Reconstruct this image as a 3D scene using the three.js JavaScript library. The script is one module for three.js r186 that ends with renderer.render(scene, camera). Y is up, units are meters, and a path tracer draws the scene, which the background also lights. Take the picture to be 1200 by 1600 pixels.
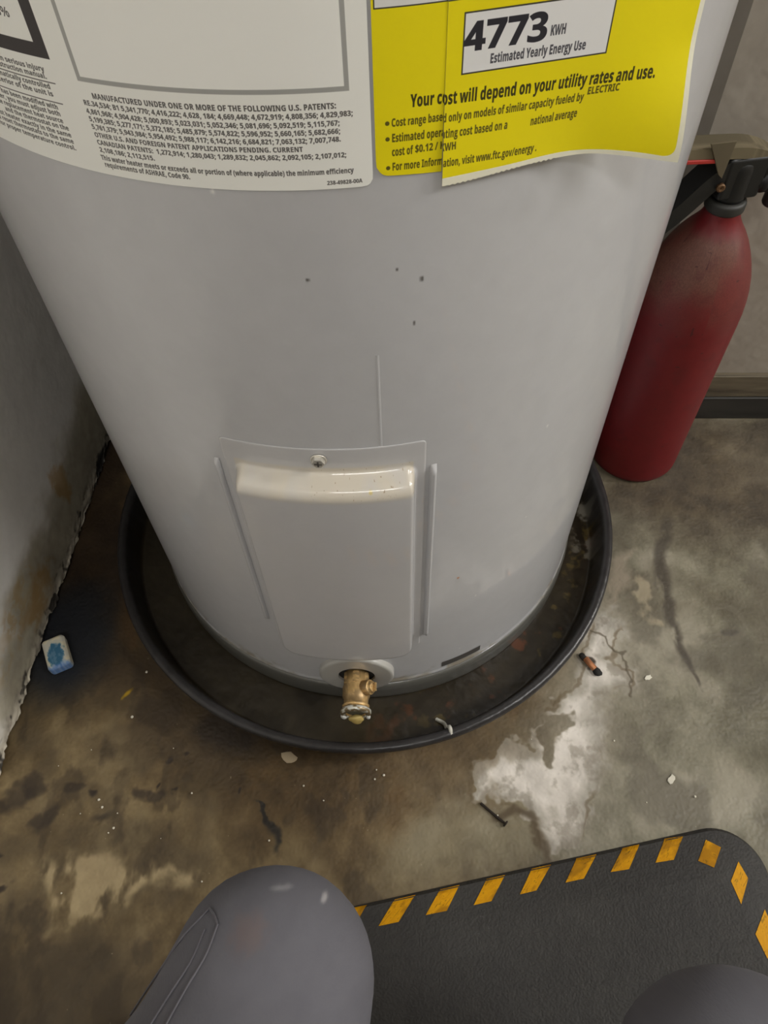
import * as THREE from 'three';
import { RoundedBoxGeometry } from 'three/addons/geometries/RoundedBoxGeometry.js';
import { mergeGeometries, mergeVertices } from 'three/addons/utils/BufferGeometryUtils.js';
import { MarchingCubes } from 'three/addons/objects/MarchingCubes.js';
import { RectAreaLightUniformsLib } from 'three/addons/lights/RectAreaLightUniformsLib.js';

// ------------------------------------------------------------------ camera, light, exposure
const scene = new THREE.Scene();
scene.background = new THREE.Color(0x000000);
const camera = new THREE.PerspectiveCamera(67.3, 3 / 4, 0.02, 30);
camera.fov = 2 * Math.atan(800 / 1202) * 180 / Math.PI;
camera.position.set(0, 0.86, 0);
camera.quaternion.setFromRotationMatrix(new THREE.Matrix4().makeBasis(
  new THREE.Vector3(0.99917794, -0.0231975, 0.03324639),
  new THREE.Vector3(0.04053944, 0.57175011, -0.81942563),
  new THREE.Vector3(0, 0.8200998, 0.57222051)));
camera.updateProjectionMatrix();
const renderer = new THREE.WebGLRenderer({ antialias: true });
renderer.toneMapping = THREE.LinearToneMapping;
renderer.toneMappingExposure = 0.89;
renderer.shadowMap.enabled = true;
RectAreaLightUniformsLib.init();
const CEIL = 2.5;
// three ceiling fittings: [x, z, width, depth, radiance]
const LAMPS = [
  [1.85, 0.30, 0.3, 0.9, 42],
  [3.70, -0.20, 0.4, 0.4, 290],
  [0.05, 1.45, 0.9, 0.3, 23],
];

// ------------------------------------------------------------------ helpers
const sm = (a, b, x) => { const t = Math.min(1, Math.max(0, (x - a) / (b - a))); return t * t * (3 - 2 * t); };
const mix = (a, b, t) => a + (b - a) * t;
const clamp = (x, a, b) => Math.min(b, Math.max(a, x));
let seed = 7;
const rnd = () => { seed = (seed + 0x6d2b79f5) | 0; let t = Math.imul(seed ^ (seed >>> 15), 1 | seed); t = (t + Math.imul(t ^ (t >>> 7), 61 | t)) ^ t; return ((t ^ (t >>> 14)) >>> 0) / 4294967296; };
const PERM = new Float32Array(65536);
for (let i = 0; i < 65536; i++) PERM[i] = rnd();
const lat = (i, j) => PERM[((i & 255) + ((j & 255) << 8)) & 65535];
function vn(x, y) {
  const i = Math.floor(x), j = Math.floor(y); let u = x - i, v = y - j;
  u = u * u * (3 - 2 * u); v = v * v * (3 - 2 * v);
  const a = lat(i, j), b = lat(i + 1, j), c = lat(i, j + 1), d = lat(i + 1, j + 1);
  return a + (b - a) * u + (c - a) * v + (a - b - c + d) * u * v;
}
function fbm(x, y, o = 4) { let s = 0, a = 0.5, n = 0; for (let k = 0; k < o; k++) { s += a * vn(x, y); n += a; a *= 0.5; x = x * 2.03 + 17.3; y = y * 2.03 + 9.1; } return s / n; }
const numbers = {};
function named(name) { const k = numbers[name] = (numbers[name] ?? -1) + 1; return k ? name + '_' + String(k).padStart(3, '0') : name; }
function shadow(o) { o.castShadow = true; o.receiveShadow = true; return o; }
function thing(name, label, category, pos = [0, 0, 0], turn = 0, group) {
  const o = new THREE.Group(); o.name = named(name); o.position.set(...pos); o.rotation.y = turn;
  o.userData = { label, category }; if (group) o.userData.group = group;
  scene.add(o); return o;
}
function part(name, geo, mat, parent, label) {
  const m = shadow(new THREE.Mesh(geo, mat)); m.name = name; if (label) m.userData.label = label;
  parent.add(m); return m;
}
function struct(name, geo, mat) { const m = shadow(new THREE.Mesh(geo, mat)); m.name = name; m.userData = { kind: 'structure' }; scene.add(m); return m; }
function std(o) { return new THREE.MeshStandardMaterial({ roughness: 0.6, metalness: 0, ...o }); }
function colourMap(w, h, fn) {                      // fn(u, v) -> [r, g, b] in sRGB 0..255, v up
  const d = new Uint8Array(w * h * 4);
  for (let j = 0; j < h; j++) for (let i = 0; i < w; i++) {
    const c = fn((i + 0.5) / w, (j + 0.5) / h), k = (j * w + i) * 4;
    d[k] = clamp(c[0], 0, 255); d[k + 1] = clamp(c[1], 0, 255); d[k + 2] = clamp(c[2], 0, 255); d[k + 3] = 255;
  }
  const t = new THREE.DataTexture(d, w, h); t.colorSpace = THREE.SRGBColorSpace; t.magFilter = THREE.LinearFilter; t.minFilter = THREE.LinearFilter; t.needsUpdate = true; return t;
}
function greyMap(w, h, fn) {
  const d = new Uint8Array(w * h * 4);
  for (let j = 0; j < h; j++) for (let i = 0; i < w; i++) {
    const c = clamp(fn((i + 0.5) / w, (j + 0.5) / h) * 255, 0, 255), k = (j * w + i) * 4; d[k] = d[k + 1] = d[k + 2] = c; d[k + 3] = 255;
  }
  const t = new THREE.DataTexture(d, w, h); t.magFilter = THREE.LinearFilter; t.minFilter = THREE.LinearFilter; t.needsUpdate = true; return t;
}
const wrapTo = (t, w) => { t.wrapS = t.wrapT = w; return t; };
function blend(c, d, t) { c[0] += (d[0] - c[0]) * t; c[1] += (d[1] - c[1]) * t; c[2] += (d[2] - c[2]) * t; return c; }
function inside(P, x, y) { let r = false; for (let i = 0, j = P.length - 1; i < P.length; j = i++) if ((P[i][1] > y) !== (P[j][1] > y) && x < (P[j][0] - P[i][0]) * (y - P[i][1]) / (P[j][1] - P[i][1]) + P[i][0]) r = !r; return r; }
function segDist(P, x, y) { let b = 9; for (let i = 0; i + 1 < P.length; i++) { const dx = P[i + 1][0] - P[i][0], dy = P[i + 1][1] - P[i][1]; const t = clamp(((x - P[i][0]) * dx + (y - P[i][1]) * dy) / (dx * dx + dy * dy), 0, 1); b = Math.min(b, Math.hypot(x - P[i][0] - t * dx, y - P[i][1] - t * dy)); } return b; }
function sdPoly(P, x, y) { const d = segDist([...P, P[0]], x, y); return inside(P, x, y) ? -d : d; }
function box(P, m = 0) { const xs = P.map((p) => p[0]), ys = P.map((p) => p[1]); return [Math.min(...xs) - m, Math.max(...xs) + m, Math.min(...ys) - m, Math.max(...ys) + m]; }
const within = (b, x, y) => x > b[0] && x < b[1] && y > b[2] && y < b[3];
function grid(nu, nv, fn, uvfn) {                   // parametric sheet, fn(s, t) -> [x, y, z]
  const p = [], uv = [], ix = [];
  for (let j = 0; j <= nv; j++) for (let i = 0; i <= nu; i++) { const s = i / nu, t = j / nv; p.push(...fn(s, t)); const w = uvfn ? uvfn(s, t) : [s, t]; uv.push(w[0], w[1]); }
  for (let j = 0; j < nv; j++) for (let i = 0; i < nu; i++) { const a = j * (nu + 1) + i, b = a + 1, c = a + nu + 1, d = c + 1; ix.push(a, b, d, a, d, c); }
  const g = new THREE.BufferGeometry(); g.setAttribute('position', new THREE.Float32BufferAttribute(p, 3)); g.setAttribute('uv', new THREE.Float32BufferAttribute(uv, 2)); g.setIndex(ix); g.computeVertexNormals(); return g;
}
function lathe(pts, seg = 96) { return new THREE.LatheGeometry(pts.map((p) => new THREE.Vector2(p[0], p[1])), seg); }
function tube(pts, r, seg = 40, rad = 8, closed = false) { return new THREE.TubeGeometry(new THREE.CatmullRomCurve3(pts.map((p) => new THREE.Vector3(...p)), closed), seg, r, rad, closed); }
function at(g, x, y, z, rx = 0, ry = 0, rz = 0) { g.applyMatrix4(new THREE.Matrix4().compose(new THREE.Vector3(x, y, z), new THREE.Quaternion().setFromEuler(new THREE.Euler(rx, ry, rz)), new THREE.Vector3(1, 1, 1))); return g; }
function lump(r, k, sx = 1, sy = 1, sz = 1, detail = 2) {   // irregular pebble
  let g = new THREE.IcosahedronGeometry(r, detail); g.deleteAttribute('uv'); g.deleteAttribute('normal'); g = mergeVertices(g, r * 1e-3); const p = g.attributes.position;
  for (let i = 0; i < p.count; i++) { const x = p.getX(i) / r, y = p.getY(i) / r, z = p.getZ(i) / r; const f = 0.75 + 0.5 * fbm(x * 1.7 + k * 5.1 + z, y * 1.7 + k * 2.3 - z * 1.3, 3); p.setXYZ(i, p.getX(i) * f * sx, p.getY(i) * f * sy, p.getZ(i) * f * sz); }
  g.computeVertexNormals(); return g;
}

// ------------------------------------------------------------------ floor: stained concrete slab
const WHITE = [[.254, -.422], [.274, -.433], [.282, -.401], [.257, -.365], [.282, -.353], [.280, -.335], [.245, -.340], [.233, -.309], [.227, -.257], [.218, -.232], [.201, -.205], [.200, -.188], [.181, -.166], [.159, -.156], [.147, -.176], [.144, -.199], [.121, -.212], [.082, -.219], [.073, -.238], [.084, -.262], [.105, -.265], [.120, -.275], [.146, -.276], [.165, -.298], [.196, -.324], [.220, -.348], [.233, -.384]];
const ISLAND = [[.177, -.311], [.213, -.310], [.213, -.293], [.193, -.271], [.164, -.250], [.162, -.279]];
const PATCH2 = [[.309, -.480], [.329, -.488], [.322, -.439], [.336, -.422], [.315, -.439], [.308, -.464]];
const PATCH3 = [[.290, -.511], [.320, -.527], [.309, -.480], [.276, -.441]];
const ARC = [[.381, -.570], [.360, -.521], [.351, -.470], [.350, -.421], [.353, -.379], [.363, -.328]];
const CRACK = [[.248, -.406], [.264, -.398], [.265, -.387], [.280, -.378], [.284, -.363], [.276, -.328]];
const CRACK2 = [[.104, -.196], [.130, -.205], [.144, -.199], [.148, -.181], [.150, -.157]];
const STREAK = [[-.155, -.225], [-.147, -.211], [-.138, -.199], [-.130, -.182]];
const BEIGE = [[-.379, -.174], [-.315, -.168], [-.265, -.169], [-.194, -.164], [-.197, -.154], [-.261, -.145], [-.297, -.123], [-.343, -.110], [-.378, -.152]];
const SPOTS = [[-.250, -.275, .007], [-.229, -.280, .005], [-.334, -.235, .009], [-.276, -.236, .012], [-.260, -.237, .011], [-.385, -.218, .014], [-.368, -.222, .012], [-.350, -.246, .014], [-.413, -.247, .024], [-.395, -.255, .016], [-.432, -.232, .016], [-.259, -.249, .004], [-.175, -.242, .004], [-.316, -.216, .012], [-.240, -.236, .004], [-.405, -.143, .008], [-.417, -.178, .006], [-.352, -.478, .007], [-.20, -.31, .035], [-.165, -.298, .022], [.235, -.366, .008], [.228, -.372, .006]];
const FX = -0.50, FZ = -0.95, FS = 1.2;
const panC = [-.0255, -.572];
const bW = box(WHITE, .05), bB = box(BEIGE, .06), bP2 = box(PATCH2, .02), bP3 = box(PATCH3, .03);
function floorColour(x, z) {
  const a = fbm(x * 4 + 3, z * 4 + 8, 4), b = fbm(x * 14 + 31, z * 14 + 5, 4), c = fbm(x * 70, z * 70 + 40, 3), g = vn(x * 420, z * 420);
  const wx = x + (fbm(x * 38 + 9, z * 38, 4) - .5) * .034, wz = z + (fbm(x * 38 + 70, z * 38 + 33, 4) - .5) * .034;
  // bare trowelled concrete, greenish grey
  const col = [120, 115, 97]; const v = (a - .5) * 58 + (b - .5) * 60 + (c - .5) * 30 + (g - .5) * 10;
  col[0] += v; col[1] += v; col[2] += v * .95;
  blend(col, [144, 137, 121], sm(.5, .72, b) * .55); blend(col, [84, 78, 65], sm(.48, .3, fbm(x * 19 + 80, z * 19 + 3, 5)) * .55);
  // brown staining over the left half and around the pan
  const rp = Math.hypot(x - panC[0], z - panC[1]);
  let br = sm(.16, -.06, x - .25 * (z + .2) + (a - .5) * .32 + (b - .5) * .16);
  const ring = sm(.46, .32, rp + (b - .5) * .16 + (a - .5) * .1) * sm(.30, .1, x);
  const brown = [104, 87, 57]; const w = (b - .5) * 74 + (c - .5) * 48 + (a - .5) * 40 + (g - .5) * 9;
  blend(col, [brown[0] + w, brown[1] + w * .95, brown[2] + w * .8], br * .94);
  blend(col, [74 + w * .6, 55 + w * .5, 29 + w * .35], ring * .72 * (0.55 + .9 * b));
  blend(col, [52, 42, 27], sm(.50, .64, fbm(x * 9 + 50, z * 9 + 12, 5) + (c - .5) * .12) * br * .5); blend(col, [50, 39, 24], sm(.54, .68, fbm(x * 40 + 5, z * 24 + 62, 5)) * br * .5); blend(col, [116, 101, 72], sm(.56, .72, fbm(x * 26 + 75, z * 17 + 22, 5) + (c - .5) * .1) * br * (1 - ring) * .5); blend(col, [56, 45, 28], sm(-.11, -.03, z + (b - .5) * .1) * sm(-.12, -.2, x) * .65);
  blend(col, [128, 84, 36], sm(.60, .74, fbm(x * 16 + 20, z * 16 + 77, 4)) * ring * .22);
  // dark damp brown between pan and left wall
  const damp = sm(-.30, -.37, x + (b - .5) * .1) * sm(-.34, -.44, z + (a - .5) * .12);
  blend(col, [46 + w * .3, 33 + w * .25, 20 + w * .15], damp * .85);
  blend(col, [15, 21, 31], sm(.08, .03, Math.hypot(x + .395, (z + .425) * .8) + (b - .5) * .04) * .85);
  // dark soiling beside the extinguisher
  blend(col, [68 + w * .6, 57 + w * .55, 42 + w * .4], sm(.17, .06, Math.hypot((x - .44) * .8, z + .655) + (b - .5) * .12) * .8);
  blend(col, [84, 76, 60], sm(.56, .70, fbm(x * 7 + 11, z * 7 + 91, 5)) * (1 - br) * .55);
  // pale worn streaks lower left
  if (within(bB, x, z)) {
    const d = sdPoly(BEIGE, wx, wz);
    blend(col, [166 + w * .5, 148 + w * .5, 112 + w * .4], sm(.012, -.010, d + (b - .5) * .03 + (c - .5) * .02) * .9 * sm(.30, .52, fbm(x * 62, z * 30, 4)));
  }
  // light worn arc at the front edge of brown zone
  blend(col, [136, 128, 104], sm(.05, .0, Math.abs(z + .155 - (x + .02) * -.25 + (b - .5) * .06)) * sm(-.06, .02, x) * sm(.2, .1, x) * .5);
  // white paint and mineral crust
  if (within(bW, x, z)) {
    const d = sdPoly(WHITE, wx, wz), di = sdPoly(ISLAND, wx, wz);
    const fr = (c - .5) * .016 + (vn(x * 210, z * 210) - .5) * .006; const t = sm(mix(.002, .016, sm(.19, .24, x)), -.003, d + fr) * sm(-.003, .003, di + fr);
    blend(col, [148 + w * .4, 141 + w * .4, 126 + w * .4], sm(.05, -.01, d + (b - .5) * .06) * sm(.12, .2, x) * .5);
    const p = (c - .5) * 40 + (b - .5) * 46;
    const core = sm(.0, -.022, d);
    blend(col, [mix(168, 208, core) + p, mix(162, 201, core) + p, mix(150, 191, core) + p], t * (.58 + .42 * sm(.36, .62, fbm(x * 30 + 15, z * 30 + 6, 5) + core * .25)));
    blend(col, [118, 110, 96], t * sm(.52, .72, fbm(x * 64 + 3, z * 64, 5) + (c - .5) * .2) * .5);
    blend(col, [88, 72, 48], sm(.0035, .0008, Math.abs(d - .0015)) * .5 * sm(.45, .6, b));
  }
  if (within(bP2, x, z)) blend(col, [164, 152, 126], sm(.005, -.006, sdPoly(PATCH2, wx, wz) + (c - .5) * .024) * .7);
  if (within(bP3, x, z)) blend(col, [152, 140, 122], sm(.006, -.012, sdPoly(PATCH3, wx, wz) + (b - .5) * .03) * .7);
  if (x > .2 && x < .3 && z > -.42 && z < -.31) blend(col, [70, 60, 44], sm(.0024, .0004, segDist(CRACK, x + (c - .5) * .018, z + (b - .5) * .022)) * .6);
  if (x > .09 && x < .17 && z > -.23 && z < -.13) blend(col, [72, 58, 38], sm(.007, .001, segDist(CRACK2, x + (c - .5) * .016, z + (b - .5) * .02)) * .75);
  // rubber rub mark and small smudge
  if (x > .3 && x < .42 && z < -.3 && z > -.62) { const d = segDist(ARC, x + (b - .5) * .012 + (c - .5) * .006, z), k = .0062 * sm(-.32, -.45, z) + .0015; blend(col, [58, 51, 42], sm(k * 1.7, k * .3, d) * .75 * sm(-.31, -.38, z + (c - .5) * .12) * sm(.25, .5, fbm(x * 90, z * 40, 3)) * sm(-.60, -.54, z + (c - .5) * .06)); }
  blend(col, [74, 68, 58], sm(.012, .006, Math.hypot((x - .414) * .8, (z + .400) * 1.9) + (c - .5) * .006) * .7);
  blend(col, [104, 97, 82], sm(.004, .002, Math.abs(Math.hypot(x - .414, (z + .415) * .9) - .02) + (c - .5) * .004) * .45);
  // black spots and oil
  for (const [sx, sz, r] of SPOTS) { const dx = wx - sx, dz = wz - sz; if (Math.abs(dx) < r * 2 && Math.abs(dz) < r * 2) blend(col, [38, 29, 20], sm(r * 1.05, r * .35, Math.hypot(dx, dz * 1.25) + (c - .5) * r * .8) * (r > .009 ? .62 : .85)); }
  if (x < -.1 && x > -.18 && z > -.24 && z < -.16) { const d = segDist(STREAK, wx, wz); blend(col, [26, 23, 19], sm(mix(.003, .011, sm(-.22, -.185, z)), .001, d + (c - .5) * .008) * .9); }
  // yellow paint drip, pale pin-holes and grit
  blend(col, [176, 140, 20], sm(.0050, .002, Math.hypot((x + .312) + (z + .354) * .6, (z + .354) * .6) + (c - .5) * .009) * .9);
  if (g > .985 && vn(x * 130 + 3, z * 130) > .72) blend(col, [176, 168, 150], .6);
  return col;
}
const floorMap = wrapTo(colourMap(1600, 1600, (u, v) => floorColour(FX + u * FS, FZ + v * FS)), THREE.MirroredRepeatWrapping);
const floorBump = wrapTo(greyMap(1024, 1024, (u, v) => { const x = u * FS, z = v * FS; return .5 + (fbm(x * 30, z * 30, 5) - .5) * .8 + (vn(x * 400, z * 400) - .5) * .18; }), THREE.MirroredRepeatWrapping);
const floorRough = wrapTo(greyMap(512, 512, (u, v) => .62 + (fbm(u * 22, v * 22, 4) - .5) * .5), THREE.MirroredRepeatWrapping);
{
  const g = new THREE.BoxGeometry(5.0, .1, 4.2, 1, 1, 1); at(g, 1.8, -.05, .9);
  const p = g.attributes.position, uv = g.attributes.uv;
  for (let i = 0; i < p.count; i++) uv.setXY(i, (p.getX(i) - FX) / FS, (p.getZ(i) - FZ) / FS);
  struct('floor', g, std({ map: floorMap, bumpMap: floorBump, bumpScale: .0022, roughnessMap: floorRough, roughness: 1 }));
}

// ------------------------------------------------------------------ walls and ceiling
// left wall: painted board with a crumbled lower edge; local axis s runs from the back corner towards the viewer
const LW = { o: [-.3742, -1.0], d: [-.0880, .9961], len: 3.9 };     // direction from measured base line
const wallPt = (s, y, out = 0) => [LW.o[0] + LW.d[0] * s + LW.d[1] * out, y, LW.o[1] + LW.d[1] * s - LW.d[0] * out];
const leftTex = wrapTo(colourMap(1536, 768, (u, v) => {
  const s = u * 1.2, y = v * .6;
  const a = fbm(s * 5, y * 5, 4), b = fbm(s * 22 + 5, y * 22, 4), c = fbm(s * 110, y * 110, 3);
  const col = [230, 227, 221]; const k = (a - .5) * 14 + (b - .5) * 10 + (c - .5) * 7; col[0] += k; col[1] += k; col[2] += k;
  const edge = sm(0, .05, u) * sm(1, .95, u);
  // brown water stain creeping up from the slab behind the pan, with its own ragged tide line
  const tide = .105 * sm(.80, .50, s) + .012;
  const d = y - tide - (b - .5) * .10 - (a - .5) * .07;
  const st = sm(.02, -.05, d) * sm(.88, .74, s + (b - .5) * .1);
  blend(col, [112 + (b - .5) * 60 + (c - .5) * 30, 102 + (b - .5) * 58 + (c - .5) * 30, 76 + (b - .5) * 46 + (c - .5) * 24], st * .62 * edge);
  blend(col, [150, 104, 40], edge * sm(.5, .68, fbm(s * 17 + 40, y * 12 + 3, 4)) * sm(.016, .0, Math.abs(y - .068 - (a - .5) * .08) - .022) * sm(.72, .62, s) * sm(.32, .44, s) * .34 * sm(.3, .6, c));
  blend(col, [150, 104, 40], sm(.026, .008, Math.hypot((s - .545) * .6, (y - .052) * .7) + (b - .5) * .04 + (c - .5) * .02) * .5);
  blend(col, [158, 110, 42], sm(.022, .006, Math.hypot((s - .40) * .9, (y - .085) * .6) + (b - .5) * .04 + (c - .5) * .02) * .45);
  // crusted crumbling foot with black mould and chips
  const foot = sm(.028, .012, y + (c - .5) * .016 + (b - .5) * .012);
  blend(col, [176 + (c - .5) * 120, 168 + (c - .5) * 120, 152 + (c - .5) * 110], foot * .8 * edge);
  blend(col, [44, 40, 34], foot * edge * sm(.56, .70, fbm(s * 75 + 8, y * 75, 3)) * .9);
  blend(col, [30, 29, 27], edge * sm(.013, .008, Math.hypot((s - .30) * .4, y - .012) + (c - .5) * .01) * .9);
  return col;
}), THREE.ClampToEdgeWrapping);
const leftBump = wrapTo(greyMap(1024, 512, (u, v) => { const s = u * 1.2, y = v * .6; return .5 + (fbm(s * 60, y * 60, 4) - .5) * mix(.35, 1.0, sm(.05, .015, y)); }), THREE.ClampToEdgeWrapping);
{
  const ys = [];
  for (let k = 0; k <= 24; k++) ys.push(Math.pow(k / 24, 1.4) * .07);
  ys.push(.1, .2, .6, 1.2, 1.8, CEIL);
  const ss = []; for (let k = 0; k <= 420; k++) ss.push(k / 420 * 1.2); ss.push(1.6, 2.4, LW.len);
  const pts = [], uv = [], ix = [], n = ss.length, m = ys.length;
  const foot = (s) => .0015 + .011 * Math.pow(fbm(s * 46, 3.3, 4), 2.2) + .004 * sm(.5, .7, vn(s * 160, 8));
  const push = (s, y, out) => { pts.push(...wallPt(s, y, out)); uv.push(s / 1.2, y / .6); };
  for (let j = 0; j < m; j++) for (let i = 0; i < n; i++) {
    const s = ss[i], low = sm(.03, .002, ys[j]);
    push(s, j === 0 ? foot(s) : Math.max(ys[j], foot(s) + ys[j] * .3), low * (.006 * (fbm(s * 40, ys[j] * 90, 4) - .45) + .003 * (vn(s * 220, ys[j] * 260) - .5)) + .0008 * (fbm(s * 6, ys[j] * 6, 2) - .5));
  }
  const base = pts.length / 3;
  for (let i = 0; i < n; i++) push(ss[i], foot(ss[i]), -.1);
  for (let i = 0; i < n; i++) push(ss[i], CEIL, -.1);
  for (let j = 0; j < m - 1; j++) for (let i = 0; i < n - 1; i++) { const a = j * n + i; ix.push(a, a + n, a + 1, a + 1, a + n, a + n + 1); }
  for (let i = 0; i < n - 1; i++) { ix.push(i, i + 1, base + i, i + 1, base + i + 1, base + i); ix.push(base + i, base + i + 1, base + n + i, base + i + 1, base + n + i + 1, base + n + i); }
  const g = new THREE.BufferGeometry(); g.setAttribute('position', new THREE.Float32BufferAttribute(pts, 3)); g.setAttribute('uv', new THREE.Float32BufferAttribute(uv, 2)); g.setIndex(ix); g.computeVertexNormals();
  struct('wall_left', g, std({ map: leftTex, bumpMap: leftBump, bumpScale: .0018, roughness: .8, side: THREE.DoubleSide }));
}
const wallTex = wrapTo(colourMap(512, 512, (u, v) => {
  const a = fbm(u * 9, v * 9, 4), b = fbm(u * 60, v * 60, 3); const k = (a - .5) * 18 + (b - .5) * 12; const col = [150 + k, 142 + k, 130 + k];
  return col;
}), THREE.MirroredRepeatWrapping);
const wallBump = wrapTo(greyMap(512, 512, (u, v) => fbm(u * 90, v * 90, 3)), THREE.MirroredRepeatWrapping);
const wallMat = std({ map: wallTex, bumpMap: wallBump, bumpScale: .0008, roughness: .85 });
const BR = .0539;                                            // back wall runs 3.09 degrees off the x axis
{
  // plan outline: face, far end, back, and the splayed end whose edge shows beside the heater
  const c = Math.cos(BR), n = Math.sin(BR), W = (u, v) => [.351 + u * c + v * n, -.762 + u * n - v * c];
  const o = [W(0, 0), W(3.95, 0), W(3.95, .55), W(-.03, .3), W(-.07, .11)];
  const g = new THREE.ExtrudeGeometry(new THREE.Shape(o.map((q) => new THREE.Vector2(q[0], -q[1]))), { depth: CEIL, bevelEnabled: false }); g.rotateX(-Math.PI / 2);
  const uv = g.attributes.uv, p = g.attributes.position; for (let i = 0; i < p.count; i++) uv.setXY(i, p.getX(i) + p.getZ(i) * .7, p.getY(i));
  struct('wall_back', g, wallMat);
}
struct('wall_niche', at(new THREE.BoxGeometry(1.2, CEIL, .1), 0, CEIL / 2, -1.09), wallMat);
struct('wall_right', at(new THREE.BoxGeometry(.1, CEIL, 4.2), 4.28, CEIL / 2, .9), wallMat);
struct('wall_front', at(new THREE.BoxGeometry(5.0, CEIL, .1), 1.75, CEIL / 2, 2.85), wallMat);
struct('ceiling', at(new THREE.BoxGeometry(5.1, .1, 4.2), 1.8, CEIL + .05, .9), std({ color: 0xd8d6d0, roughness: .9 }));
// baseboard of the back wall: grimy painted band over a dark rubber strip
{
  const b = new THREE.Group(); b.name = 'baseboard_back'; b.userData = { kind: 'structure' }; b.position.set(.351, 0, -.762); b.rotation.y = -BR; scene.add(b);
  const t1 = colourMap(512, 32, (u, v) => { const n = fbm(u * 60, v * 4, 4), k = fbm(u * 200, v * 12, 3); return [88 + (n - .5) * 50 + (k - .5) * 24, 79 + (n - .5) * 48 + (k - .5) * 24, 63 + (n - .5) * 40 + (k - .5) * 20]; });
  const t2 = colourMap(512, 32, (u, v) => { const n = fbm(u * 60 + 9, v * 4, 4); return [42 + (n - .5) * 26, 40 + (n - .5) * 24, 36 + (n - .5) * 24]; });
  part('painted_band', at(new RoundedBoxGeometry(3.8, .04, .009, 2, .0015), 1.9, .063, .004), std({ map: t1, roughness: .7 }), b, 'grimy brown-grey painted band');
  part('rubber_strip', at(new RoundedBoxGeometry(3.8, .043, .012, 2, .002), 1.9, .0216, .0055), std({ map: t2, roughness: .6 }), b, 'dark rubber strip along the floor');
}
for (const [x, z, w, d, L] of LAMPS) {
  const t = thing('ceiling_light', w < d ? 'long narrow ceiling light to the right of the heater' : w > d ? 'wide ceiling light behind the viewer' : 'square ceiling light far off on the right', 'light', [x, CEIL, z]);
  const f = []; const h = .05;
  for (const s of [-1, 1]) { f.push(at(new THREE.BoxGeometry(.02, h, d + .04), s * (w / 2 + .01), -h / 2, 0)); f.push(at(new THREE.BoxGeometry(w, h, .02), 0, -h / 2, s * (d / 2 + .01))); }
  part('frame', mergeGeometries(f), std({ color: 0xe8e8e6, roughness: .5 }), t);
  part('diffuser', at(new THREE.BoxGeometry(w, .008, d), 0, -.03, 0), std({ color: 0xffffff, emissive: 0xfaf9f7, emissiveIntensity: 6 }), t);
  const l = new THREE.RectAreaLight(0xfaf9f7, L, w, d); l.position.set(x, CEIL - .04, z); l.lookAt(x, 0, z); l.castShadow = true; scene.add(l);
}

// ------------------------------------------------------------------ water heater
const A = [-.0214, -.5948], R = .2603;
const heater = thing('water_heater', 'large light grey water heater with white and yellow labels, standing in the black pan', 'water heater', [A[0], 0, A[1]]);
const onCyl = (arc, y, out = 0) => { const a = arc / R; return [(R + out) * Math.sin(a), y, (R + out) * Math.cos(a)]; };
const SPECK0 = [[-.0140, .597, .0012, 0], [.047, .592, .0013, 0], [.043, .562, .0011, 0], [-.055, .647, .0016, 1], [.156, .42, .0015, 1], [-.018, .30, .0014, 1], [.088, .25, .0016, 2], [.0335, .60, .0008, 0], [.155, .30, .0012, 1], [.11, .2, .0012, 1], [-.03, .19, .0012, 1], [-.075, .12, .0012, 0], [.10, .09, .001, 1]];
const SPECK = SPECK0.map(([a, y, q, c]) => [a, y, q * .62, c]);
const jacketMap = colourMap(1536, 768, (u, v) => {
  let arc = (u - Math.floor(u)) * 2 * Math.PI * R; if (arc > Math.PI * R) arc -= 2 * Math.PI * R; const y = .047 + v * 1.153;
  const n = fbm(arc * 16 + 40, y * 10, 4), k = fbm(arc * 90 + 3, y * 90, 3);
  const col = [186, 186, 187]; const w = (n - .5) * 7 + (k - .5) * 5; col[0] += w; col[1] += w; col[2] += w;
  for (const [sa, sy, r, c] of SPECK) { const d = Math.hypot(arc - sa, (y - sy) * .7); if (d < r * 1.6) blend(col, [[60, 56, 52], [226, 224, 218], [176, 96, 40]][c], sm(r * 1.5, r * .5, d)); }
  if (y < .11) blend(col, [128, 116, 92], sm(.016, .0, y - .047 + (k - .5) * .03) * sm(.5, .65, fbm(arc * 40 + 7, y * 40, 4)) * .6);
  return col;
});
jacketMap.wrapS = THREE.RepeatWrapping;
const jacketMat = new THREE.MeshPhysicalMaterial({ map: jacketMap, roughness: .45, clearcoat: .7, clearcoatRoughness: .05 });
const enamel = new THREE.MeshPhysicalMaterial({ color: 0xbababb, roughness: .45, clearcoat: .7, clearcoatRoughness: .05 });
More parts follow.
